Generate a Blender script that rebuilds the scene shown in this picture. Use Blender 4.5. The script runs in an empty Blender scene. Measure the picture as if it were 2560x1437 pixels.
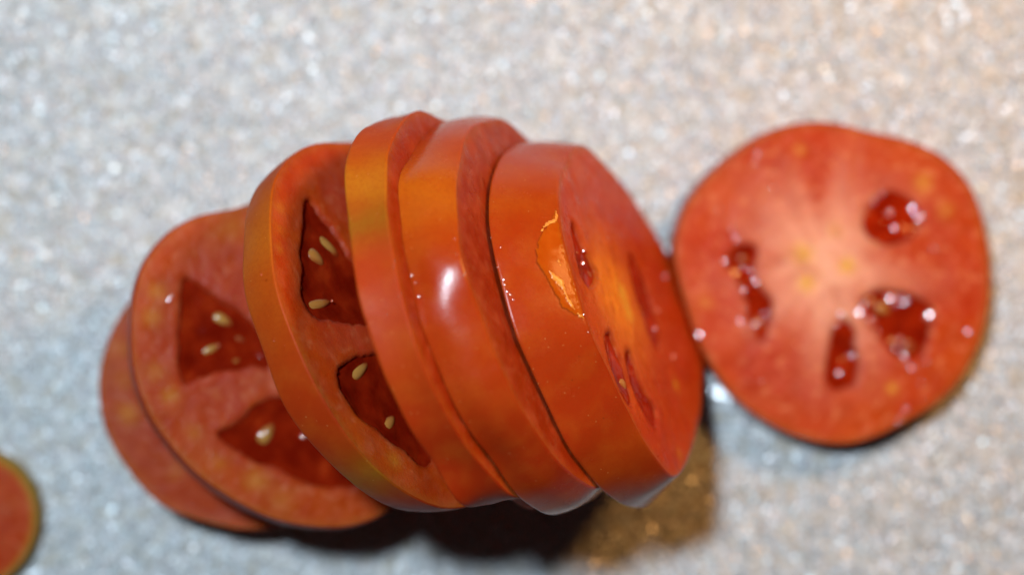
import bpy, math, numpy as np
from mathutils import Matrix, Vector
# 1 unit = 1 cm.  The camera looks straight down on a glitter-paper surface.
sc = bpy.context.scene
sc.unit_settings.system = 'METRIC'; sc.unit_settings.scale_length = 0.01
rng = np.random.default_rng(7)
# ------------------------------------------------------------------ camera
cd = bpy.data.cameras.new('camera'); cam = bpy.data.objects.new('camera', cd)
sc.collection.objects.link(cam); sc.camera = cam
cam.location = (0, 0, 30); cam.rotation_euler = (0, 0, 0)
cd.sensor_width = 36; cd.lens = 56.25; cd.clip_start = .5; cd.clip_end = 500
cd.dof.use_dof = True; cd.dof.focus_distance = 24.9; cd.dof.aperture_fstop = 0.05625 / (2 * 0.63)
# ------------------------------------------------------------------ dim room
w = bpy.data.worlds.new('World'); sc.world = w; w.use_nodes = True
w.node_tree.nodes['Background'].inputs[0].default_value = (.8, .75, .72, 1)
w.node_tree.nodes['Background'].inputs[1].default_value = 0.012
# ------------------------------------------------------------------ two lamps
def lamp(name, pos, target, size, power, col):
    l = bpy.data.lights.new(name, 'AREA'); l.shape = 'DISK'; l.size = size; l.energy = power; l.color = col
    o = bpy.data.objects.new(name, l); sc.collection.objects.link(o); o.location = pos
    o.rotation_euler = (Vector(target) - Vector(pos)).to_track_quat('-Z', 'Y').to_euler()
lamp('cool_white_lamp', (-8.2, 10.5, 40), (0, 0, 0), 4.6, 17200, (.70, .87, 1.0))
lamp('warm_lamp', (17, 15, 20), (0, 0, 0), 7, 4800, (1, .49, .14))
sc.view_settings.view_transform = 'Standard'; sc.view_settings.look = 'None'
sc.view_settings.exposure = 0; sc.view_settings.gamma = 1
cy = sc.cycles
cy.use_denoising = True; cy.max_bounces = 8; cy.sample_clamp_indirect = 6; cy.sample_clamp_direct = 0
cy.caustics_reflective = False; cy.caustics_refractive = False

# ------------------------------------------------------------------ helpers
def mesh_obj(name, V, F, mat, parent=None, col=None, smooth=True):
    """V (n,3) array, F list of (m,k) index arrays"""
    me = bpy.data.meshes.new(name); V = np.asarray(V, np.float32)
    if isinstance(F, np.ndarray): F = [F]
    me.vertices.add(len(V)); me.vertices.foreach_set('co', V.ravel())
    idx = np.concatenate([f.ravel() for f in F]).astype(np.int32)
    tot = np.concatenate([np.full(len(f), f.shape[1]) for f in F]).astype(np.int32)
    me.loops.add(len(idx)); me.loops.foreach_set('vertex_index', idx)
    me.polygons.add(len(tot)); me.polygons.foreach_set('loop_start', np.r_[0, np.cumsum(tot)[:-1]].astype(np.int32))
    me.polygons.foreach_set('loop_total', tot)
    me.polygons.foreach_set('use_smooth', np.full(len(tot), smooth))
    me.update(calc_edges=True); me.validate()
    if col is not None:
        a = me.color_attributes.new('col', 'FLOAT_COLOR', 'POINT')
        a.data.foreach_set('color', np.c_[col, np.ones(len(col))].astype(np.float32).ravel())
    me.materials.append(mat)
    o = bpy.data.objects.new(name, me); sc.collection.objects.link(o)
    if parent: o.parent = parent
    return o
def smooth(x, a, b):
    t = np.clip((x - a) / (b - a), 0, 1); return t * t * (3 - 2 * t)
def vnoise(P, scale, seed):
    """smooth value noise on 2-D or 3-D points"""
    r = np.random.default_rng(seed); T = r.random((32, 32, 32))
    P = np.asarray(P, float) * scale + 100.3
    if P.shape[1] == 2: P = np.c_[P, np.full(len(P), .37 * seed)]
    i = np.floor(P).astype(int); f = P - i; f = f * f * (3 - 2 * f); out = 0
    for dx in (0, 1):
        for dy in (0, 1):
            for dz in (0, 1):
                wt = (f[:, 0] if dx else 1 - f[:, 0]) * (f[:, 1] if dy else 1 - f[:, 1]) * (f[:, 2] if dz else 1 - f[:, 2])
                out = out + wt * T[(i[:, 0] + dx) % 32, (i[:, 1] + dy) % 32, (i[:, 2] + dz) % 32]
    return out
def fbm(P, scale, seed):
    return (vnoise(P, scale, seed) + .5 * vnoise(P, scale * 2.1, seed + 1) + .25 * vnoise(P, scale * 4.3, seed + 2)) / 1.75
def chaikin(p, n=2):
    p = np.asarray(p, float)
    for _ in range(n):
        q = np.roll(p, -1, 0); p = np.stack([.75 * p + .25 * q, .25 * p + .75 * q], 1).reshape(-1, 2)
    return p
def sdf(P, poly):
    a = poly; b = np.roll(poly, -1, 0); d = np.full(len(P), 1e9); ins = np.zeros(len(P), bool)
    for (ax, ay), (bx, by) in zip(a, b):
        ex, ey = bx - ax, by - ay; px, py = P[:, 0] - ax, P[:, 1] - ay
        t = np.clip((px * ex + py * ey) / (ex * ex + ey * ey + 1e-12), 0, 1)
        d = np.minimum(d, np.hypot(px - t * ex, py - t * ey))
        c = (ay > P[:, 1]) != (by > P[:, 1])
        ins ^= c & (P[:, 0] < (bx - ax) * (P[:, 1] - ay) / (by - ay + 1e-12) + ax)
    return np.where(ins, -d, d)

# ------------------------------------------------------------------ materials
def new_mat(name):
    m = bpy.data.materials.new(name); m.use_nodes = True
    return m, m.node_tree.nodes, m.node_tree.links, m.node_tree.nodes['Principled BSDF']
def noise(N, L, co, scale, detail=3, rough=.5):
    n = N.new('ShaderNodeTexNoise'); n.inputs['Scale'].default_value = scale
    n.inputs['Detail'].default_value = detail; n.inputs['Roughness'].default_value = rough
    L.new(co, n.inputs['Vector']); return n.outputs['Fac']
def ramp(N, L, src, pts):
    r = N.new('ShaderNodeValToRGB'); e = r.color_ramp.elements
    for i, (p, c) in enumerate(pts):
        x = e[i] if i < 2 else e.new(p)
        x.position = p; x.color = (*c, 1) if not isinstance(c, float) else (c, c, c, 1)
    L.new(src, r.inputs[0]); return r.outputs[0]
def mixc(N, L, a, b, fac, mode='MIX'):
    m = N.new('ShaderNodeMix'); m.data_type = 'RGBA'; m.blend_type = mode
    for s, v in ((m.inputs[6], a), (m.inputs[7], b), (m.inputs[0], fac)):
        if isinstance(v, (tuple, float, int)): s.default_value = v if not isinstance(v, tuple) else (*v, 1)
        else: L.new(v, s)
    return m.outputs[2]
def bump(N, L, h, strength, dist, prev=None):
    b = N.new('ShaderNodeBump'); b.inputs['Strength'].default_value = strength; b.inputs['Distance'].default_value = dist
    L.new(h, b.inputs['Height'])
    if prev: L.new(prev, b.inputs['Normal'])
    return b.outputs[0]
def organic(name, kind, gl=0.):
    m, N, L, B = new_mat(name)
    co = N.new('ShaderNodeTexCoord').outputs['Object']
    at = N.new('ShaderNodeAttribute'); at.attribute_name = 'col'
    B.inputs['Subsurface Scale'].default_value = .25
    B.inputs['Subsurface Radius'].default_value = (1, .28, .1)
    if kind == 'skin':
        c = mixc(N, L, at.outputs[0], (.50, .11, .01), ramp(N, L, noise(N, L, co, 2.2), [(.45, 0.), (.75, .3)]))
        c = mixc(N, L, c, (.33, .03, .004), ramp(N, L, noise(N, L, co, 14, 5, .7), [(.45, 0.), (.7, .35)]))
        # tiny pale dots and rare dark specks
        v = N.new('ShaderNodeTexVoronoi'); v.inputs['Scale'].default_value = 7; L.new(co, v.inputs['Vector'])
        c = mixc(N, L, c, (.8, .38, .12), ramp(N, L, v.outputs['Distance'], [(.02, .8), (.07, 0.)]))
        v2 = N.new('ShaderNodeTexVoronoi'); v2.inputs['Scale'].default_value = 2.1; L.new(co, v2.inputs['Vector'])
        c = mixc(N, L, c, (.05, .02, .005), ramp(N, L, v2.outputs['Distance'], [(.012, .8), (.03, 0.)]))
        L.new(c, B.inputs['Base Color'])
        B.inputs['Subsurface Weight'].default_value = .22
        L.new(ramp(N, L, noise(N, L, co, 3.1, 4), [(.3, .17 + gl), (.7, .30 + gl)]), B.inputs['Roughness'])
        B.inputs['IOR'].default_value = 1.45; B.inputs['Specular IOR Level'].default_value = .38 if gl < .1 else .08
        b1 = bump(N, L, noise(N, L, co, 1.1, 1), .12, .10)
        b2 = bump(N, L, noise(N, L, co, 26, 3), .2, .012, b1)
        L.new(b2, B.inputs['Normal'])
    elif kind == 'flesh':
        c = mixc(N, L, at.outputs[0], (.62, .11, .035), ramp(N, L, noise(N, L, co, 3.0, 4), [(.45, 0.), (.8, .45)]))
        c = mixc(N, L, c, (.34, .013, .003), ramp(N, L, noise(N, L, co, 1.7, 3), [(.5, 0.), (.8, .45)]))
        L.new(c, B.inputs['Base Color'])
        B.inputs['Subsurface Weight'].default_value = .5; B.inputs['Subsurface Scale'].default_value = .4
        L.new(ramp(N, L, noise(N, L, co, 4, 4), [(.35, .24), (.7, .5)]), B.inputs['Roughness'])
        B.inputs['IOR'].default_value = 1.38; B.inputs['Specular IOR Level'].default_value = .2
        b1 = bump(N, L, noise(N, L, co, 5, 3), .35, .05)
        b2 = bump(N, L, noise(N, L, co, 30, 3, .6), .45, .02, b1)
        L.new(b2, B.inputs['Normal'])
    return m
M_skin = organic('tomato_skin', 'skin'); M_dull = organic('dull_tomato_skin', 'skin', .2); M_flesh = organic('tomato_flesh', 'flesh')
def gel_mat(name='tomato_gel', g=1.):
    m, N, L, B = new_mat(name); co = N.new('ShaderNodeTexCoord').outputs['Object']
    c = ramp(N, L, noise(N, L, co, 2.5, 3), [(.35, (.12 * g, .004 * g, .001)), (.6, (.18 * g, .009 * g, .002)), (.8, (.26 * g, .022 * g, .005))])
    L.new(c, B.inputs['Base Color']); B.inputs['Roughness'].default_value = .09; B.inputs['IOR'].default_value = 1.4
    B.inputs['Subsurface Weight'].default_value = .3; B.inputs['Subsurface Scale'].default_value = .25
    B.inputs['Subsurface Radius'].default_value = (1, .15, .05)
    L.new(bump(N, L, noise(N, L, co, 5, 2), .15, .06), B.inputs['Normal'])
    return m
M_gel = gel_mat(g=1.5); M_gel2 = gel_mat('bright_tomato_gel', 1.9); M_gel3 = gel_mat('red_tomato_gel', 2.3)
def seed_mat():
    m, N, L, B = new_mat('tomato_seed'); co = N.new('ShaderNodeTexCoord').outputs['Object']
    at = N.new('ShaderNodeAttribute'); at.attribute_name = 'col'
    L.new(mixc(N, L, at.outputs[0], (.5, .2, .05), ramp(N, L, noise(N, L, co, 9, 3), [(.4, 0.), (.75, .5)])), B.inputs['Base Color'])
    B.inputs['Roughness'].default_value = .25; B.inputs['Subsurface Weight'].default_value = .4
    B.inputs['Subsurface Scale'].default_value = .12; B.inputs['Subsurface Radius'].default_value = (1, .4, .15)
    L.new(bump(N, L, noise(N, L, co, 25, 2), .3, .01), B.inputs['Normal'])
    return m
M_seed = seed_mat()
def clear_mat():
    m, N, L, B = new_mat('clear_juice'); B.inputs['Base Color'].default_value = (1, .93, .88, 1)
    B.inputs['Transmission Weight'].default_value = 1; B.inputs['Roughness'].default_value = .03; B.inputs['IOR'].default_value = 1.34
    return m
M_juice = clear_mat()
def film_mat():
    m, N, L, B = new_mat('wet_juice_film'); co = N.new('ShaderNodeTexCoord').outputs['Object']
    L.new(ramp(N, L, noise(N, L, co, 5, 3), [(.3, (.48, .065, .002)), (.7, (.54, .09, .004))]), B.inputs['Base Color'])
    B.inputs['Roughness'].default_value = .12; B.inputs['Specular IOR Level'].default_value = .08; B.inputs['Subsurface Weight'].default_value = .4
    B.inputs['Subsurface Scale'].default_value = .3; B.inputs['Subsurface Radius'].default_value = (1, .3, .08)
    return m
M_film = film_mat()
def painted_glint_mat():
    m, N, L, B = new_mat('painted_orange_glint'); B.inputs['Base Color'].default_value = (.85, .27, .035, 1)  # warm lamp's reflection in the wet film, painted as orange colour
    B.inputs['Roughness'].default_value = .3; B.inputs['Subsurface Weight'].default_value = .3
    B.inputs['Subsurface Scale'].default_value = .1
    return m
M_glint = painted_glint_mat()

# ------------------------------------------------------------------ surface
def paper_mat():
    m, N, L, B = new_mat('glitter_paper'); co = N.new('ShaderNodeTexCoord').outputs['Object']
    c = ramp(N, L, noise(N, L, co, 3.2, 4), [(.35, (.50, .43, .34)), (.5, (.64, .60, .55)), (.68, (.80, .79, .78))])
    L.new(c, B.inputs['Base Color']); B.inputs['Roughness'].default_value = .55
    L.new(bump(N, L, noise(N, L, co, 9, 3), .5, .05), B.inputs['Normal'])
    return m
def flake_mat(name, rough):
    m, N, L, B = new_mat(name); at = N.new('ShaderNodeAttribute'); at.attribute_name = 'col'
    L.new(at.outputs[0], B.inputs['Base Color']); B.inputs['Metallic'].default_value = .38
    B.inputs['Roughness'].default_value = rough
    return m
g = 90.; n = 2
o = mesh_obj('glitter_surface', [(-g, -g, 0), (g, -g, 0), (g, g, 0), (-g, g, 0)], np.array([[0, 1, 2, 3]]), paper_mat())
o['kind'] = 'structure'
def flakes(name, cnt, rad, sig, rough, x1, y1, seed, z0=.012, cols=None, keep=None):
    r = np.random.default_rng(seed)
    P = np.c_[r.uniform(-x1, x1, cnt), r.uniform(-y1, y1, cnt)]
    if keep is not None:
        P = P[keep(P, r)]; cnt = len(P)
    tx, ty = r.normal(0, sig, cnt), r.normal(0, sig, cnt)
    nn = np.c_[tx, ty, np.ones(cnt)]; nn /= np.linalg.norm(nn, axis=1)[:, None]
    a = np.c_[nn[:, 2], np.zeros(cnt), -nn[:, 0]]; a /= np.linalg.norm(a, axis=1)[:, None]; b = np.cross(nn, a)
    R = rad * r.uniform(.6, 1.4, cnt); ph = r.uniform(0, 6.28, cnt)
    ctr = np.c_[P, z0 + R * np.minimum(np.hypot(tx, ty), 1) + r.uniform(0, .02, cnt)]
    V = np.stack([ctr + (R * np.cos(ph + k * math.pi / 3))[:, None] * a + (R * np.sin(ph + k * math.pi / 3))[:, None] * b for k in range(6)], 1).reshape(-1, 3)
    F = np.arange(cnt * 6).reshape(cnt, 6)
    base = np.array(cols)[r.choice(len(cols), cnt)] * r.uniform(.7, 1.1, cnt)[:, None]
    o = mesh_obj(name, V, F, flake_mat(name + '_foil', rough), None, np.repeat(base, 6, 0), False)
    o['kind'] = 'stuff'; return o
CL = [(.86, .86, .88), (.84, .86, .9), (.9, .87, .84), (.8, .88, .9), (.9, .84, .86)]
flakes('fine_glitter', 200000, .03, .36, .55, 13.5, 9, 1, cols=CL, keep=lambda P, r: fbm(P, 3.4, 17) + r.normal(0, .07, len(P)) > .43)
flakes('coarse_glitter', 22000, .045, .36, .47, 13.5, 9, 2, cols=CL)
flakes('scattered_glitter', 60000, .05, .28, .5, 30, 24, 3, cols=CL, keep=lambda P, r: (abs(P[:, 0]) > 13.2) | (abs(P[:, 1]) > 8.8))

# ------------------------------------------------------------------ tomato slices
DATA = {
1: {"c": [-4.7247, -1.7146, 1.2586], "L": [-0.47344, 0.88083, 0.0], "u": [-0.87962, -0.47279, 0.05227], "n": [0.04604, 0.02475, 0.99863], "t": 1.1, "F": [2.6349, -0.0057, 0.0016, -0.0199, 0.0009, -0.0085, -0.0146, 0.0043, -0.0066, 0.0007, -0.0036, 0.0063, -0.0029, 0.0017, 0.0051, -0.0029, -0.0024, 0.0053, -0.0016, 0.0011, 0.0049, -0.0021, 0.0001, 0.0016, -0.0001, 0.0008, 0.0029], "B": None, "pockets": [], "seeds": [], "spots": [[1.102, 1.932, 0.204], [0.569, 2.15, 0.204], [-0.79, 1.892, 0.177], [1.641, 1.726, 0.163]], "skin": [], "beads": []},
2: {"c": [-3.4469, -1.0615, 2.3759], "L": [-0.41932, 0.90784, 0.0], "u": [-0.85793, -0.39627, 0.32699], "n": [0.29686, 0.13711, 0.94503], "t": 0.801, "F": [2.9912, -0.0221, 0.0001, -0.001, 0.062, -0.0804, 0.0463, -0.0314, -0.0037, -0.0359, 0.0131, -0.0253, -0.0097, -0.0188, -0.0037, -0.0102, -0.011, -0.006, -0.0025, -0.0041, -0.0035, -0.0057, 0.0016, -0.0045, -0.0031, -0.0028, 0.0025], "B": None, "pockets": [[[2.035, 1.444], [1.819, 1.343], [1.439, 1.125], [1.133, 0.892], [0.94, 0.779], [0.481, 0.697], [-0.043, 0.788], [0.17, 0.991], [0.171, 1.192], [0.311, 1.5], [0.354, 1.841], [0.34, 2.183], [0.422, 2.234], [0.694, 2.147], [1.168, 1.947], [1.64, 1.718], [1.956, 1.538]], [[-0.453, 0.962], [-0.458, 1.13], [-0.508, 1.378], [-0.594, 1.61], [-0.625, 1.847], [-0.64, 2.052], [-0.708, 2.083], [-0.901, 1.973], [-1.123, 1.802], [-1.344, 1.681], [-1.499, 1.528], [-1.575, 1.369], [-1.816, 1.225], [-2.093, 0.991], [-2.31, 0.665], [-2.488, 0.248], [-1.839, 0.097], [-1.105, 0.369], [-0.652, 0.692]]], "seeds": [[1.102, 1.186, -0.313, -0.25, 0.247, 0, 0], [0.72, 1.571, 0.005, -0.371, 0.163, 0, 0], [0.345, 1.361, 0.036, -0.35, 0.149, 0, 1], [1.01, 1.527, -0.038, -0.086, 0.095, 0, 1], [0.718, 1.09, -0.252, -0.227, 0.178, 0, 2], [-0.984, 1.32, 0.21, -0.351, 0.272, 1, 0]], "spots": [[1.619, 2.243, 0.177], [1.995, 2.002, 0.177], [0.74, 2.589, 0.177], [0.269, 2.527, 0.177], [-0.447, 2.417, 0.163], [-2.133, 1.53, 0.231], [2.463, 0.388, 0.258], [-1.074, 2.265, 0.177], [-1.622, 1.816, 0.204]], "skin": [], "beads": [[1.77, 1.878, 8], [1.816, 1.814, 6], [-0.947, 1.319, 5], [-0.941, 1.443, 7], [-1.289, 0.783, 8], [0.72, 1.446, 6]]},
3: {"c": [-1.4034, -0.411, 3.1419], "L": [-0.47036, 0.88247, -0.0], "u": [-0.51239, -0.27311, 0.81417], "n": [0.71848, 0.38295, 0.58063], "t": 0.697, "F": [3.3334, 0.0029, 0.0175, -0.0238, -0.0009, 0.0292, 0.0748, -0.0663, 0.0332, -0.001, 0.0012, -0.0258, 0.0215, -0.0083, -0.0014, -0.014, 0.0098, -0.0048, -0.0042, -0.002, 0.0053, 0.0002, 0.003, -0.0017, 0.0065, 0.0027, 0.0058], "B": [3.3418, 0.0544, -0.008, -0.0084, 0.0124, 0.0372, 0.0056, -0.0175, 0.0304, -0.0055, -0.0143, -0.0007, 0.0061, -0.0019, -0.0116, 0.0085, 0.006, -0.0099, -0.0016, 0.0045, -0.0097, 0.0068, -0.0022, 0.0076, 0.0022, 0.0012, 0.0044], "pockets": [[[2.542, 1.371], [2.248, 1.636], [1.883, 1.955], [1.769, 2.082], [1.516, 2.235], [1.211, 2.487], [1.064, 2.578], [0.834, 2.583], [0.695, 2.437], [0.562, 2.117], [0.327, 1.686], [0.212, 1.117], [0.71, 0.825], [1.203, 0.987], [1.492, 1.12], [1.807, 1.143], [2.141, 1.236], [2.391, 1.297]], [[-0.214, 2.692], [-0.121, 2.361], [-0.128, 1.996], [-0.246, 1.491], [-0.626, 1.241], [-1.203, 1.264], [-1.745, 1.374], [-2.159, 1.611], [-2.16, 1.956], [-1.811, 2.112], [-1.562, 2.292], [-1.288, 2.447], [-1.044, 2.623], [-0.934, 2.692], [-0.639, 2.77], [-0.397, 2.764]]], "seeds": [[1.691, 1.382, -0.432, -0.238, 0.262, 0, 0], [1.602, 1.752, -0.32, -0.16, 0.267, 0, 1], [0.903, 2.237, -0.069, -0.553, 0.197, 0, 1], [-0.318, 2.103, 0.087, -0.476, 0.223, 1, 0], [-1.27, 2.073, 0.089, -0.359, 0.223, 1, 1]], "spots": [[2.197, 2.312, 0.109], [1.939, 2.524, 0.082], [2.522, 2.07, 0.095], [-1.8, 2.488, 0.163]], "skin": [[0.835, 0.32, 1], [2.14, 0.14, 2], [1.696, 0.15, 0]], "beads": [[1.664, 3.172, 3], [0.857, 1.991, 4]]},
4: {"c": [-0.1903, -0.3027, 3.5617], "L": [-0.34643, 0.93807, 0.0], "u": [-0.36158, -0.13353, 0.92273], "n": [0.86559, 0.31966, 0.38545], "t": 0.602, "F": [3.3704, 0.0581, 0.0135, -0.0684, 0.0084, 0.0702, 0.0209, -0.0453, 0.049, 0.0116, -0.011, -0.0178, 0.0283, 0.004, -0.0181, 0.0059, 0.0251, -0.0084, -0.0045, 0.0078, 0.0111, -0.0062, 0.0016, 0.0067, 0.0052, -0.0029, 0.0059, 0.001, 0.0033, -0.0005, 0.0026, -0.0001, 0.0038, -0.0014, -0.0023, 0.0054, 0.002, -0.0004, 0.001, 0.0052, 0.0023], "B": [3.5455, 0.0845, -0.0143, -0.0602, 0.0354, 0.051, -0.0015, -0.0431, 0.0556, -0.0121, -0.036, -0.0019, 0.0268, -0.0309, -0.03, 0.0279, -0.0085, -0.0124, 0.0066, 0.0114, -0.0147, 0.0046, 0.015, -0.0088, -0.0034, 0.0036, -0.003, 0.0013, 0.0017, -0.0026, 0.0007, 0.0021, -0.0041, 0.0018, 0.0054, -0.0051, -0.0034, 0.0064, -0.0004, -0.0038, 0.0043], "pockets": [], "seeds": [], "spots": [], "skin": [[0.786, 0.16, 1.6], [0.997, 0.1, 2], [0.568, 0.2, 0]], "beads": []},
5: {"c": [0.7676, -0.225, 3.5181], "L": [-0.3581, 0.93368, 0.0], "u": [-0.36131, -0.13857, 0.92209], "n": [0.86094, 0.3302, 0.38697], "t": 0.836, "F": [3.1785, 0.0349, 0.0207, -0.0411, -0.0151, 0.0484, 0.0283, -0.0306, -0.0124, 0.0387, -0.0047, -0.005, 0.0047, 0.0131, 0.0044, -0.0164, -0.0012, 0.0029, -0.0121, -0.0011, -0.0057, 0.0022, 0.0008, -0.0094, -0.0001, -0.006, -0.0042, -0.0028, -0.0048, -0.0014, 0.0001, 0.0009, -0.0008, -0.0016, 0.0059, -0.0015, -0.0006, 0.0002, 0.004, 0.0005, 0.0007], "B": [3.4434, 0.0485, -0.0066, -0.0225, -0.0029, 0.0168, 0.0027, -0.033, -0.0198, 0.0151, -0.0167, -0.0188, -0.0133, 0.0186, -0.0229, 0.004, 0.0059, 0.0024, -0.0046, 0.0043, 0.0057, -0.0064, 0.0087, -0.0099, -0.0018, -0.0015, -0.0024, -0.0026, 0.0022, -0.006, -0.0015, 0.002, -0.0045, 0.002, 0.0029, 0.0008, 0.0006, 0.0013, 0.0043, -0.0038, 0.0019], "pockets": [], "seeds": [], "spots": [], "skin": [[0.816, 0.22, 1.0], [0.769, 0.2, 0.5]], "beads": []},
6: {"c": [1.9719, -0.313, 3.3286], "L": [-0.35136, 0.93624, -0.0], "u": [-0.34693, -0.1302, 0.92881], "n": [0.86959, 0.32635, 0.37056], "t": 0.919, "F": [2.7534, -0.0254, -0.3943, -0.0036, -0.0405, 0.044, 0.147, 0.0384, -0.0988, -0.0139, 0.0087, -0.016, -0.0151, 0.0206, -0.0137, -0.0066, -0.011, 0.004, 0.0014, -0.0067, -0.011, -0.004, -0.0087, 0.0021, 0.0085, 0.0059, -0.0058, -0.0009, 0.001, 0.0024, 0.0006, 0.004, -0.0001, -0.003, -0.0019, 0.0024, 0.0005, 0.0045, 0.0036, 0.0035, -0.0025], "B": [3.1899, 0.0384, -0.179, 0.0866, -0.018, -0.0219, -0.0068, -0.0269, -0.0297, -0.0117, -0.0214, -0.0114, -0.0006, -0.0171, -0.0017, -0.0031, -0.0003, -0.0, 0.0111, -0.0043, 0.0113, -0.0024, 0.0029, 0.0067, 0.0017, 0.0047, 0.0047, 0.0032, -0.0006, 0.0039, -0.0008, 0.001, -0.0023, 0.0015, -0.0031, -0.0, -0.0004, -0.0033, -0.001, -0.0005, -0.0025], "pockets": [[[1.614, 1.235], [1.52, 1.115], [1.175, 1.092], [0.903, 1.004], [0.706, 0.912], [0.548, 1.271], [0.563, 1.571], [0.71, 1.712], [0.942, 1.692], [1.223, 1.514], [1.449, 1.421]], [[0.877, -1.064], [0.625, -1.247], [0.267, -1.373], [-0.107, -1.378], [-0.423, -1.248], [-0.737, -0.958], [-0.93, -0.802], [-0.795, -0.489], [-0.497, -0.399], [-0.201, -0.584], [0.111, -0.488], [0.498, -0.685]], [[-0.184, 1.368], [-0.232, 1.686], [-0.455, 1.868], [-0.706, 1.914], [-1.034, 1.903], [-1.309, 1.826], [-1.408, 1.704], [-1.351, 1.496], [-1.033, 1.434], [-0.707, 1.366], [-0.436, 1.366]], [[-0.601, 0.776], [-0.671, 1.117], [-0.996, 1.274], [-1.295, 1.309], [-1.475, 1.261], [-1.753, 1.173], [-1.992, 0.933], [-1.777, 0.594], [-1.485, 0.724], [-1.188, 0.89], [-0.884, 0.783]]], "seeds": [[-1.056, 1.486, -0.281, -0.054, 0.271, 2, 1], [-1.516, 0.74, -0.227, -0.091, 0.284, 3, 2], [0.717, 1.104, -0.195, 0.079, 0.237, 0, 2]], "spots": [[0.273, 0.149, 0.231], [-0.069, 0.224, 0.204], [-2.562, 0.287, 0.136], [-1.556, -0.855, 0.122]], "core": [0.256, 0.518], "skin": [[0.665, 0.18, 0.4], [2.425, 0.2, 0.3]], "beads": [[-0.274, -1.342, 9], [1.135, 1.16, 6], [0.956, 1.428, 6], [-1.122, -1.212, 9], [-0.538, -0.91, 7], [-0.117, -3.158, 7], [0.206, -2.508, 6]]},
7: {"c": [5.83, 0.0984, 0.85], "L": [1.0, 0.0, 0.0], "u": [0.0, 1.0, 0.0], "n": [0.0, 0.0, 1.0], "t": 0.8, "F": [2.8956, 0.0618, 0.058, -0.0219, -0.0506, -0.0015, 0.0848, -0.022, -0.0147, -0.0288, 0.0026, -0.0183, -0.029, 0.0104, 0.0023, 0.0054, 0.0035, 0.0058, 0.0002, -0.0026, -0.0041, -0.0009, -0.0003, 0.0009, -0.0005, 0.0002, 0.0043], "B": None, "pockets": [[[-1.414, 0.685], [-1.669, 0.641], [-1.887, 0.51], [-1.887, 0.255], [-1.713, 0.08], [-1.625, -0.131], [-1.494, -0.481], [-1.538, -0.692], [-1.414, -0.78], [-1.283, -1.122], [-1.195, -0.911], [-1.086, -0.568], [-1.108, -0.306], [-1.283, -0.131], [-1.414, 0.036], [-1.45, 0.255], [-1.37, 0.51]], [[0.874, 1.589], [0.7, 1.377], [0.576, 1.071], [0.656, 0.86], [0.962, 0.685], [1.304, 0.772], [1.523, 0.94], [1.603, 1.202], [1.436, 1.457], [1.173, 1.632]], [[0.612, -0.219], [0.532, -0.437], [0.656, -0.692], [0.831, -0.911], [0.962, -1.122], [1.173, -1.341], [1.436, -1.428], [1.647, -1.341], [1.734, -1.042], [1.822, -0.692], [1.822, -0.481], [1.523, -0.262], [1.173, -0.175], [0.874, -0.153]], [[0.182, -0.692], [0.036, -0.78], [-0.029, -1.21], [-0.117, -1.64], [-0.073, -1.902], [0.138, -1.989], [0.401, -1.902], [0.466, -1.64], [0.423, -1.21], [0.357, -0.78]]], "seeds": [[0.926, -0.488, 0.277, -0.146, 0.219, 2, 1], [1.385, -1.177, 0.292, -0.022, 0.321, 2, 2], [-1.621, 0.419, 0.182, -0.109, 0.189, 0, 2]], "spots": [[-0.547, 0.51, 0.204], [-0.459, -0.007, 0.177], [0.27, 0.299, 0.136], [0.058, 0.94, 0.15], [-0.583, 2.405, 0.136], [1.676, 1.822, 0.177], [2.077, 1.312, 0.15], [-2.296, -0.364, 0.136], [1.093, -1.931, 0.109]], "core": [-0.146, 0.255], "skin": [], "beads": [[1.049, -0.284, 22], [1.764, -0.612, 20], [0.51, -0.547, 18], [0.7, -0.714, 14], [0.802, -0.911, 14], [0.663, -0.197, 10], [1.21, -1.042, 12], [1.151, -1.21, 9], [1.304, -1.348, 9], [1.028, 1.268, 14], [1.567, 1.137, 14], [1.144, 0.984, 10], [1.647, 1.202, 9], [-1.778, 0.787, 9], [-1.822, 0.947, 9], [-1.982, 0.372, 11], [-1.632, -0.153, 10], [-1.632, -0.481, 11], [-1.698, -0.692, 10], [-1.567, -0.823, 10], [-1.567, -1.006, 9], [-1.406, 0.0, 10], [-1.443, 0.146, 8], [0.058, -0.78, 10], [0.153, -0.605, 10], [-0.182, -1.968, 9], [0.102, -1.654, 9], [-2.412, -0.969, 11], [1.858, 0.619, 9], [2.463, -0.889, 8], [-1.304, -1.793, 9], [-1.53, -1.8, 8], [-2.07, 1.319, 9], [1.428, -1.574, 8], [1.734, -1.457, 8], [1.618, -1.858, 8], [1.341, -2.332, 8], [1.195, -2.551, 7], [1.64, -2.15, 7], [-1.436, 2.15, 8], [-1.363, 2.332, 8], [-1.057, 2.113, 8], [-1.093, 1.713, 8]]}
}
def four(co, A):
    r = np.full(len(A), co[0]) if np.ndim(A) else co[0]
    for k in range(1, (len(co) - 1) // 2 + 1): r = r + co[2 * k - 1] * np.cos(k * A) + co[2 * k] * np.sin(k * A)
    return r
LABEL = {
 1: 'lowest slice of the leaning row, only a dull red crescent of it showing',
 2: 'nearly flat tomato slice with dark triangular seed pockets, resting on the lowest slice',
 3: 'tomato slice with greenish skin edge between the nearly flat slice and the thin steep one',
 4: 'thin steep tomato slice with a yellow green patch near the top of its skin',
 5: 'steep tomato slice with a white shine on the middle of its skin',
 6: 'end slice of the row with painted orange lamp reflections beside its exposed cut face',
 7: 'round tomato slice lying flat on its own, pale centre with four wet seed pockets',
 8: 'small blurred piece of tomato with a yellow green skin edge, apart from the row'}
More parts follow.
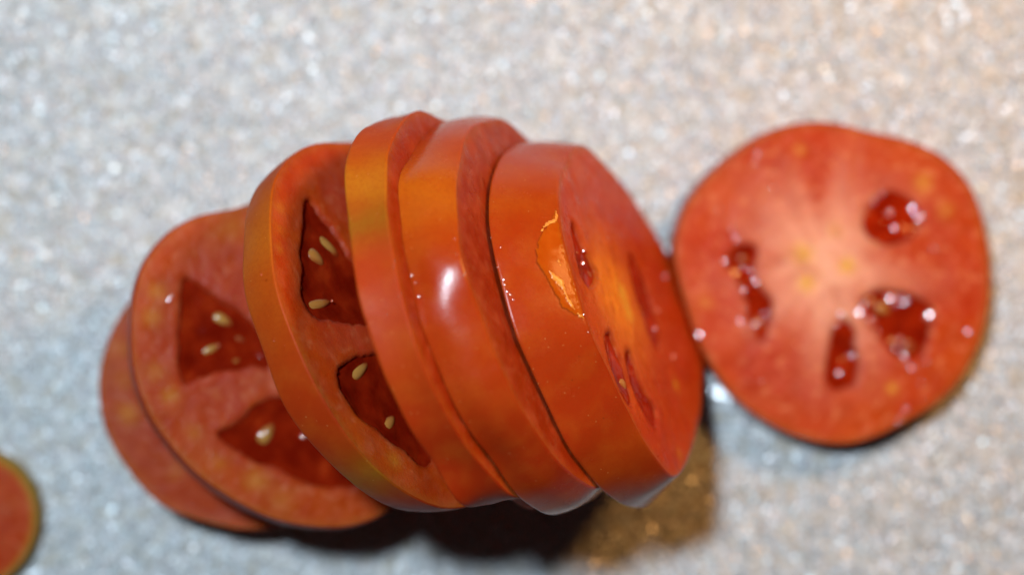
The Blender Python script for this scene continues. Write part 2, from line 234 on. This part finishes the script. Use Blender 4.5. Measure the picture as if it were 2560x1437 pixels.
PINK, RED, PALE, ORANGE, YEL = map(np.array, ((.46, .044, .014), (.42, .021, .003), (.82, .33, .14), (.54, .076, .005), (.64, .25, .02)))
if True:
    GENERIC = []
    for a0 in (.3, 1.6, 2.85, 4.1, 5.3):
        aa = np.linspace(a0 - .35, a0 + .35, 7)
        GENERIC.append([(2.35 * math.cos(a), 2.35 * math.sin(a)) for a in aa] + [(1.1 * math.cos(a), 1.1 * math.sin(a)) for a in aa[::-1][1:-1]])
NA = 260
def cap_mesh(pts, H, jit, r_):
    """low round droplets, tilted about H so they glint toward the camera; pts = (x, y, z, radius)"""
    Vs, Fs, off = [], [], 0; nu, nv = 7, 14
    for x, y, z, R in pts:
        nn = (Vector(H).normalized() + Vector(r_.normal(0, jit, 3))).normalized()
        a = nn.orthogonal().normalized(); b = nn.cross(a); c = Vector((x, y, z)); sx, sy = r_.uniform(.75, 1.25, 2)
        for iu in range(nu):
            q = iu / (nu - 1) * 1.25
            h = -.05 * q * q * R / .06 if q <= 1 else -.9 * R * (q - 1) * 4 - .05 * R / .06
            for iv in range(nv):
                t = 2 * math.pi * iv / nv
                Vs.append(c + a * (R * sx * min(q, 1.08) * math.cos(t)) + b * (R * sy * min(q, 1.08) * math.sin(t)) + nn * (h * .09 + (0 if q <= 1 else -.25 * R)))
        for iu in range(nu - 1):
            for iv in range(nv):
                Fs.append((off + iu * nv + iv, off + (iu + 1) * nv + iv, off + (iu + 1) * nv + (iv + 1) % nv, off + iu * nv + (iv + 1) % nv))
        off += nu * nv
    return np.array([tuple(v) for v in Vs]), np.array(Fs)
def make_slice(k, D):
    root = bpy.data.objects.new('tomato_slice', None); sc.collection.objects.link(root)
    Lx, u, n = (Vector(D[q]) for q in ('L', 'u', 'n'))
    root.matrix_world = Matrix.Translation(D['c']) @ Matrix((Lx, u, n)).transposed().to_4x4()
    root.empty_display_size = .5
    root['label'] = LABEL[k]; root['category'] = 'tomato slice'
    if k < 7: root['group'] = 'tomato slices leaning in a row'
    t = D['t']; A = np.linspace(0, 2 * np.pi, NA, endpoint=False)
    wob = .012 * (vnoise(np.c_[np.cos(A), np.sin(A)], 7, k) - .5) + .01 * (vnoise(np.c_[np.cos(A), np.sin(A)], 22, k + 9) - .5)
    Rf = four(D['F'], A) + wob
    Rb = (four(D['B'], A) if D['B'] else (four(D['F'], A) + D.get('grow', .0))) - wob
    # --- skin: back rim to front rim with a slight belly, small rounded lips
    prof = [0, .015, .05, .12, .22, .34, .46, .58, .7, .8, .88, .93, .965, .985, 1.]
    lip = .022; V = []; C = []
    for s in prof:
        R = Rb * (1 - s) + Rf * s + D.get('bulge', .04) * t * math.sin(math.pi * s)
        e = max(0, 1 - min(s, 1 - s) * t / lip); R = R - lip * (1 - math.sqrt(max(0, 1 - e * e)))
        z = -t * (1 - s)
        V.append(np.c_[R * np.cos(A), R * np.sin(A), np.full(NA, z)])
        nz = vnoise(np.c_[V[-1][:, :2], np.full(NA, z)], .8, 20 + k)[:, None]
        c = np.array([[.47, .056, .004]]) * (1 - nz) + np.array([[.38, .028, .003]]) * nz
        low_shade = smooth(A, 1.1, 2.5) * smooth(-A, -6., -4.6) * .8; low_shade = low_shade[:, None]; c = c * (1 - low_shade) + np.array([[.33, .020, .003]]) * low_shade  # skin reddened and darkened toward its lower end, shade put into the colour
        for a0, wd, m in D['skin']:
            d = (A - a0 + np.pi) % (2 * np.pi) - np.pi
            wv = np.exp(-(d / wd) ** 2)[:, None] * (.45 + .55 * vnoise(np.c_[V[-1][:, :2], np.full(NA, z)], 3, 5)[:, None])
            tc = np.array([[.52, .11, .005]]) if m < 1.2 else np.array([[.30, .11, .006]]) if m >= 2 else np.array([[.50, .16, .008]])
            c = c * (1 - wv * min(m, 1)) + tc * wv * min(m, 1)
        if k == 8: c = c * 0 + np.array([[.46, .27, .03]])
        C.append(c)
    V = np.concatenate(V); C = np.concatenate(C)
    def rings(nr, off=0):
        i = np.arange(NA); j = (i + 1) % NA
        return np.concatenate([np.c_[off + r * NA + i, off + r * NA + j, off + (r + 1) * NA + j, off + (r + 1) * NA + i] for r in range(nr - 1)])
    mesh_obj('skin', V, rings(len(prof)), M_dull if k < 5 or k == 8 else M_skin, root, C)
    # --- flesh: cut face with recessed seed pockets, wall under the skin, underside
    pk = [chaikin(p, 1) for p in (D['pockets'] or [])]
    front = D.get('fine', True)
    NR = 110 if D['pockets'] else 60
    s = np.linspace(0, 1, NR) ** .8
    s = 1 - s                       # from the rim inwards
    Rin = Rf - lip; z0 = -.035
    # chamfer ring at the rim
    P = np.concatenate([np.c_[Rin * q * np.cos(A), Rin * q * np.sin(A)] for q in s[:-1]] + [np.zeros((1, 2))])
    rr = np.concatenate([np.full(NA, q) for q in s[:-1]] + [np.zeros(1)])
    dist = (1 - rr) * Rf.mean()     # depth from the skin
    z = np.zeros(len(P))
    z += .035 * (fbm(P, 1.3, 40 + k) - .5) * smooth(dist, 0, .3) + .018 * (vnoise(P, 6, 50 + k) - .5) * smooth(dist, 0, .15)
    sd = np.full(len(P), 9.)
    for p in pk: sd = np.minimum(sd, sdf(P, p))
    depth = D.get('depth', min(.36, .5 * t))
    z -= depth * smooth(-sd + .05 * (vnoise(P, 7, 3) - .5), -.01, .06)
    z -= .02 * smooth(-sd, -.12, 0)
    co = np.array(D.get('core', (0, 0))); dc = np.hypot(*(P - co).T)
    nz = fbm(P, 1.1, 60 + k)[:, None]; n2 = fbm(P, 2.4, 70 + k)[:, None]
    ang = np.arctan2(P[:, 1] - co[1], P[:, 0] - co[0])
    C = ORANGE * (1 - nz) + RED * nz
    inner = (smooth(dist, .35, .85) * .85)[:, None] * smooth(n2, .25, .6)
    C = C * (1 - inner) + PINK * inner
    ray = vnoise(np.c_[np.cos(ang) * 3, np.sin(ang) * 3, dc * .4], 1.2, 85 + k)
    pw = D.get('pale', .25) * np.exp(-(dc / (D.get('cr', .75) * (.65 + .7 * ray))) ** 2)[:, None]
    gr = (smooth(vnoise(P, 11, 33 + k), .62, .9) * D.get('grain', .15))[:, None]; C = C * (1 - gr) + PALE * gr
    C = C * (1 - pw) + (np.array((.84, .42, .27)) if k == 7 else PALE) * pw
    if k == 6:
        pw = np.exp(-(dc / .95) ** 2)[:, None] * .95; C = C * (1 - pw) + np.array((.90, .27, .015)) * pw
    # radial fibres round the core
    fib = (.5 + .5 * vnoise(np.c_[np.cos(ang) * 6, np.sin(ang) * 6, dc * .6], 1.6, 80 + k))[:, None]
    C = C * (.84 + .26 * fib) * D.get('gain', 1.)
    for x, y, r in D['spots']:
        wv = np.exp(-(np.hypot(P[:, 0] - x, P[:, 1] - y) / (r * (.6 + .7 * n2[:, 0]))) ** 2)[:, None] * (.22 + .35 * ((x * 7.3 + y * 3.1) % 1) + (.35 if np.hypot(x - co[0], y - co[1]) < .7 and k > 5 else 0))
        C = C * (1 - wv) + (np.array((.82, .46, .05)) if k > 5 else YEL) * wv
    rim = np.exp(-(dist / (.07 if k == 8 else .10)) ** 2)[:, None] * .7
    C = C * (1 - rim) + (np.array((.58, .30, .03)) if k == 8 else np.array((.48, .10, .012))) * rim
    wall = smooth(-sd, -.12, .03)[:, None]; C = C * (1 - .75 * wall) + np.array((.26, .014, .003)) * .75 * wall
    V = np.c_[P, z]; m = NR - 1
    F = [rings(m), np.c_[(m - 1) * NA + np.arange(NA), (m - 1) * NA + (np.arange(NA) + 1) % NA, np.full(NA, m * NA)]]
    # underside
    off = len(V); Vb = []; q_ = (1, .8, .5, .2)
    for q in q_: Vb.append(np.c_[(Rb - .018) * q * np.cos(A), (Rb - .018) * q * np.sin(A), np.full(NA, -t + .004)])
    Vb.append([[0, 0, -t + .004]]); Vb = np.concatenate(Vb)
    F.append(rings(len(q_), off)[:, ::-1]); e = off + (len(q_) - 1) * NA
    F.append(np.c_[e + (np.arange(NA) + 1) % NA, e + np.arange(NA), np.full(NA, off + len(q_) * NA)])
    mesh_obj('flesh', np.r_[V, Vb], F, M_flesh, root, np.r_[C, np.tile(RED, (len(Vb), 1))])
    # --- gel in each pocket, seeds in the gel
    gels = []
    for i, p in enumerate(pk):
        st = .035; lo, hi = p.min(0) - .1, p.max(0) + .1
        gx, gy = np.arange(lo[0], hi[0], st), np.arange(lo[1], hi[1], st)
        G = np.stack(np.meshgrid(gx, gy, indexing='ij'), -1); sh = G.shape[:2]; G = G.reshape(-1, 2)
        d = sdf(G, p)
        lump = fbm(G, 2.6, 90 + k + i)
        lvl = D.get('gel', .5)
        zz = -depth * (D['lvls'][i] if 'lvls' in D else lvl) + D.get('lumpy', .26) * depth * (lump - .5) * 2 - .12 * depth * smooth(-d, .0, .25)
        for x, y, vx, vy, wd, pi_, tone in D['seeds']:
            if pi_ == i: zz += .02 * np.exp(-((G[:, 0] - x) ** 2 + (G[:, 1] - y) ** 2) / (wd * 1.1) ** 2)
        ok = (d < .05).reshape(sh); c4 = ok[:-1, :-1] & ok[1:, :-1] & ok[1:, 1:] & ok[:-1, 1:]
        I = np.arange(len(G)).reshape(sh)
        F4 = np.stack([I[:-1, :-1][c4], I[1:, :-1][c4], I[1:, 1:][c4], I[:-1, 1:][c4]], 1)
        us, inv = np.unique(F4, return_inverse=True)
        gels.append((mesh_obj('seed_gel', np.c_[G, zz][us], inv.reshape(F4.shape), M_gel3 if (k, i) == (7, 1) else M_gel if k < 6 else M_gel3 if k == 6 else M_gel2, root), lvl))
    for x, y, vx, vy, wd, i, tone in D['seeds']:
        wd *= .96; ln = 1. * math.hypot(vx, vy); a = math.atan2(vy, vx)
        nu, nv = 16, 12; V = []
        for iu in range(nu + 1):
            q = iu / nu; xx = -math.cos(math.pi * q); rad = math.sin(math.pi * q) ** .8 * (1 - .35 * xx)
            for iv in range(nv):
                b = 2 * math.pi * iv / nv
                V.append((xx * ln / 2, rad * math.cos(b) * wd / 2, rad * math.sin(b) * wd * .3))
        V = np.array(V); hx, hz = V[:, 0].copy(), V[:, 2].copy(); i0 = np.arange(nv); i1 = (i0 + 1) % nv
        F = np.concatenate([np.c_[r * nv + i0, (r + 1) * nv + i0, (r + 1) * nv + i1, r * nv + i1] for r in range(nu)])
        ca, sa = math.cos(a), math.sin(a)
        tilt = .12
        V = np.c_[V[:, 0] * ca - V[:, 1] * sa + x, V[:, 0] * sa + V[:, 1] * ca + y, V[:, 2] + V[:, 0] * tilt - depth * (D.get('gel', .5) + .12) - (.012 if tone < 2 else .03)]
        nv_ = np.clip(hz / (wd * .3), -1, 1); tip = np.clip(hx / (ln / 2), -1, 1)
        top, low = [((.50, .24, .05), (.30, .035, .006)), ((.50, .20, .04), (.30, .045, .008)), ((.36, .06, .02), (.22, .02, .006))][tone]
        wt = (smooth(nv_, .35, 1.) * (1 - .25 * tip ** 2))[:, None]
        mesh_obj('seed', V, F, M_seed, gels[i][0], np.array(top) * wt + np.array(low) * (1 - wt))
    # --- small beads of juice standing on the cut face
    if D['beads']:
        r_ = np.random.default_rng(k); pts = []
        for x, y, rpx in D['beads']:
            j = np.argmin((P[:, 0] - x) ** 2 + (P[:, 1] - y) ** 2)
            pts.append((x, y, max(z[j], -depth * D.get('gel', .5) + .04) + .01, rpx * .005))
        Mi = Matrix((Lx, u, n)); H = Mi @ Vector(D.get('half', (-.20, .14, .96))).normalized()  # beads shaped to face halfway between cool lamp and camera, for glints
        Vs, Fs = cap_mesh(pts, H, .07, r_)
        ob = mesh_obj('juice_beads', Vs, Fs, M_bead, root); ob['kind'] = 'stuff'
    return root
def bead_mat():
    m, N, L, B = new_mat('juice_bead'); B.inputs['Base Color'].default_value = (.62, .12, .06, 1)
    B.inputs['Roughness'].default_value = .12; B.inputs['IOR'].default_value = 1.5
    B.inputs['Subsurface Weight'].default_value = .3; B.inputs['Subsurface Scale'].default_value = .1
    B.inputs['Coat Weight'].default_value = 1; B.inputs['Coat Roughness'].default_value = .08
    return m
M_bead = bead_mat()
def drop_mat():
    m, N, L, B = new_mat('clear_drop'); tr = N.new('ShaderNodeBsdfTransparent'); mx = N.new('ShaderNodeMixShader')
    B.inputs['Base Color'].default_value = (.85, .85, .87, 1); B.inputs['Roughness'].default_value = .07; B.inputs['IOR'].default_value = 1.6; B.inputs['Coat Weight'].default_value = 1; B.inputs['Coat Roughness'].default_value = .1
    mx.inputs[0].default_value = .7; L.new(tr.outputs[0], mx.inputs[1]); L.new(B.outputs[0], mx.inputs[2])
    L.new(mx.outputs[0], N['Material Output'].inputs['Surface'] if 'Material Output' in N else None)
    return m
M_drop = drop_mat()
DATA[7].update(pale=.95, lumpy=.45, gel=.12, grow=.03, lvls=[.15, .0, .2, .15], depth=.24, gain=1.12, cr=1.25, grain=.35, half=(-.28, .12, .95)); DATA[4].update(bulge=-.03, gain=.72); DATA[5].update(bulge=.10, gain=.72); DATA[1]['gain'] = .8; DATA[2].update(gain=.92, half=(.03, .155, .985), gel=.22, lumpy=.10); DATA[3].update(gel=.22, lumpy=.10); DATA[6].update(gel=.3, lumpy=.2, depth=.26, gain=1.05, half=(-.2, .13, .97))  # low gain on the steep middle slices paints gap shade into their flesh
DATA[8] = dict(c=(-10.2, -4.3, .5), L=(1, 0, 0), u=(0, 1, 0), n=(0, 0, 1), t=.55, F=[1.35, .05, .02, .03, 0, 0, .02], gain=1., B=[1.37, .05, .02, .03, 0],
   pockets=[], seeds=[], spots=[], skin=[], beads=[[.55, -.2, 9], [.85, .2, 9]])
roots = {k: make_slice(k, DATA[k]) for k in sorted(DATA)}
# --- wet film, and warm lamp reflection painted as orange streaks, on the front slice
def skin_patch(name, k, poly, thick, mat, ragged=.0, grid=(90, 44)):
    D = DATA[k]; poly = np.array(poly, float); lo, hi = poly.min(0) - .02, poly.max(0) + .02
    A, s = np.meshgrid(np.linspace(lo[0], hi[0], grid[0]), np.linspace(lo[1], min(hi[1], .985), grid[1]), indexing='ij')
    sh = A.shape; A, s = A.ravel(), s.ravel(); t = D['t']
    Rm = 3.1; Q = np.c_[A * Rm, s * t]; pq = poly * np.array([Rm, t])
    d = sdf(Q, pq) + ragged * (fbm(Q, 9, 4) - .5) + ragged * .7 * (vnoise(Q, 28, 6) - .5)
    R = four(D['B'], A) * (1 - s) + four(D['F'], A) * s + D.get('bulge', .07) * t * np.sin(np.pi * s)
    e = max(0, 0); R = R + thick * smooth(-d, -.01, .05) * (.8 + .4 * vnoise(Q, 8, 3)) + .003
    V = np.c_[R * np.cos(A), R * np.sin(A), -t * (1 - s)]
    ok = (d < 0).reshape(sh); c4 = ok[:-1, :-1] & ok[1:, :-1] & ok[1:, 1:] & ok[:-1, 1:]
    I = np.arange(len(V)).reshape(sh)
    F = np.stack([I[:-1, :-1][c4], I[1:, :-1][c4], I[1:, 1:][c4], I[:-1, 1:][c4]], 1)
    us, inv = np.unique(F, return_inverse=True)
    return mesh_obj(name, V[us], inv.reshape(F.shape)[:, ::-1], mat, roots[k])
skin_patch('juice_film', 6, [[0.722, 0.966], [0.836, 0.849], [0.937, 0.697], [1.037, 0.605], [1.11, 0.588], [1.174, 0.639], [1.242, 0.681], [1.374, 0.731], [1.452, 0.849], [1.511, 1.0], [1.32, 1.0], [1.133, 0.992], [0.95, 0.992], [0.813, 0.983]], .012, M_film, .05)
for q in ([[0.74, 0.958], [0.782, 0.992], [0.841, 0.958], [0.85, 0.874], [0.886, 0.79], [0.937, 0.697], [0.905, 0.714], [0.859, 0.79], [0.818, 0.866], [0.804, 0.908]],[[1.133, 0.689], [1.169, 0.765], [1.197, 0.832], [1.242, 0.882], [1.301, 0.882], [1.361, 0.899], [1.434, 0.941], [1.507, 0.992], [1.479, 0.916], [1.415, 0.849], [1.352, 0.815], [1.297, 0.807], [1.251, 0.765], [1.206, 0.706]],[[1.064, 0.857], [1.092, 0.891], [1.142, 0.908], [1.16, 0.916], [1.156, 0.882], [1.119, 0.857]]):
    skin_patch('painted_glint_streak', 6, q, .026, M_glint, .045)
# --- tiny wet beads along the cut edges of the skins
for k, lst in ((6, [(1.10, .02, 5), (1.13, .03, 4), (1.17, .05, 7), (1.20, .05, 9), (1.23, .07, 10), (1.26, .09, 8), (1.29, .1, 5), (1.0, .12, 3), (.93, .02, 3), (1.45, .95, 4), (1.50, .97, 5), (1.6, .96, 4), (1.75, .95, 5)]),
               (5, [(1.12, .95, 4), (1.16, .93, 5), (1.2, .94, 7), (1.23, .95, 5), (1.28, .96, 4), (1.33, .95, 3), (1.22, .08, 6), (1.27, .10, 7), (1.31, .12, 4)]),
               (4, [(1.15, .95, 3), (1.2, .96, 4), (1.24, .95, 5), (1.3, .94, 3), (1.38, .95, 3), (1.42, .5, 3)]), (3, [(1.35, .45, 6), (1.4, .7, 3)])):
    D = DATA[k]; Mi = Matrix((Vector(D['L']), Vector(D['u']), Vector(D['n']))); pts = []; r_ = np.random.default_rng(60 + k)
    for A_, s_, px in lst:
        Aa = np.array([A_]); R = float((four(D['B'], Aa) * (1 - s_) + four(D['F'], Aa) * s_)[0] + D.get('bulge', .04) * D['t'] * math.sin(math.pi * s_)) + .002
        A_ += r_.normal(0, .01); s_ += r_.normal(0, .012); pts.append((R * math.cos(A_), R * math.sin(A_), -D['t'] * (1 - s_), px * r_.uniform(.0015, .0035)))
    Vs, Fs = cap_mesh(pts, Mi @ Vector((-.15, .13, .98)), .04, r_)
    o = mesh_obj('skin_beads', Vs, Fs, M_bead, roots[k]); o['kind'] = 'stuff'
# --- a few drops of juice on the paper between the front slice and the lone slice
r_ = np.random.default_rng(5)
Vs, Fs = cap_mesh([(3.80 + .025 * i + r_.normal(0, .05), -1.45 - .06 * i + r_.normal(0, .02), .07, r_.uniform(.07, .13)) for i in range(14)] + [(3.70 + r_.uniform(0, .35), -1.5 - r_.uniform(0, .5), .1, r_.uniform(.10, .16)) for i in range(12)], Vector((-.205, .17, .96)), .04, r_)
ob = mesh_obj('juice_droplets', Vs, Fs, M_drop); ob['label'] = 'small wet droplets on the glitter paper between the leaning row and the lone slice'; ob['category'] = 'juice droplets'
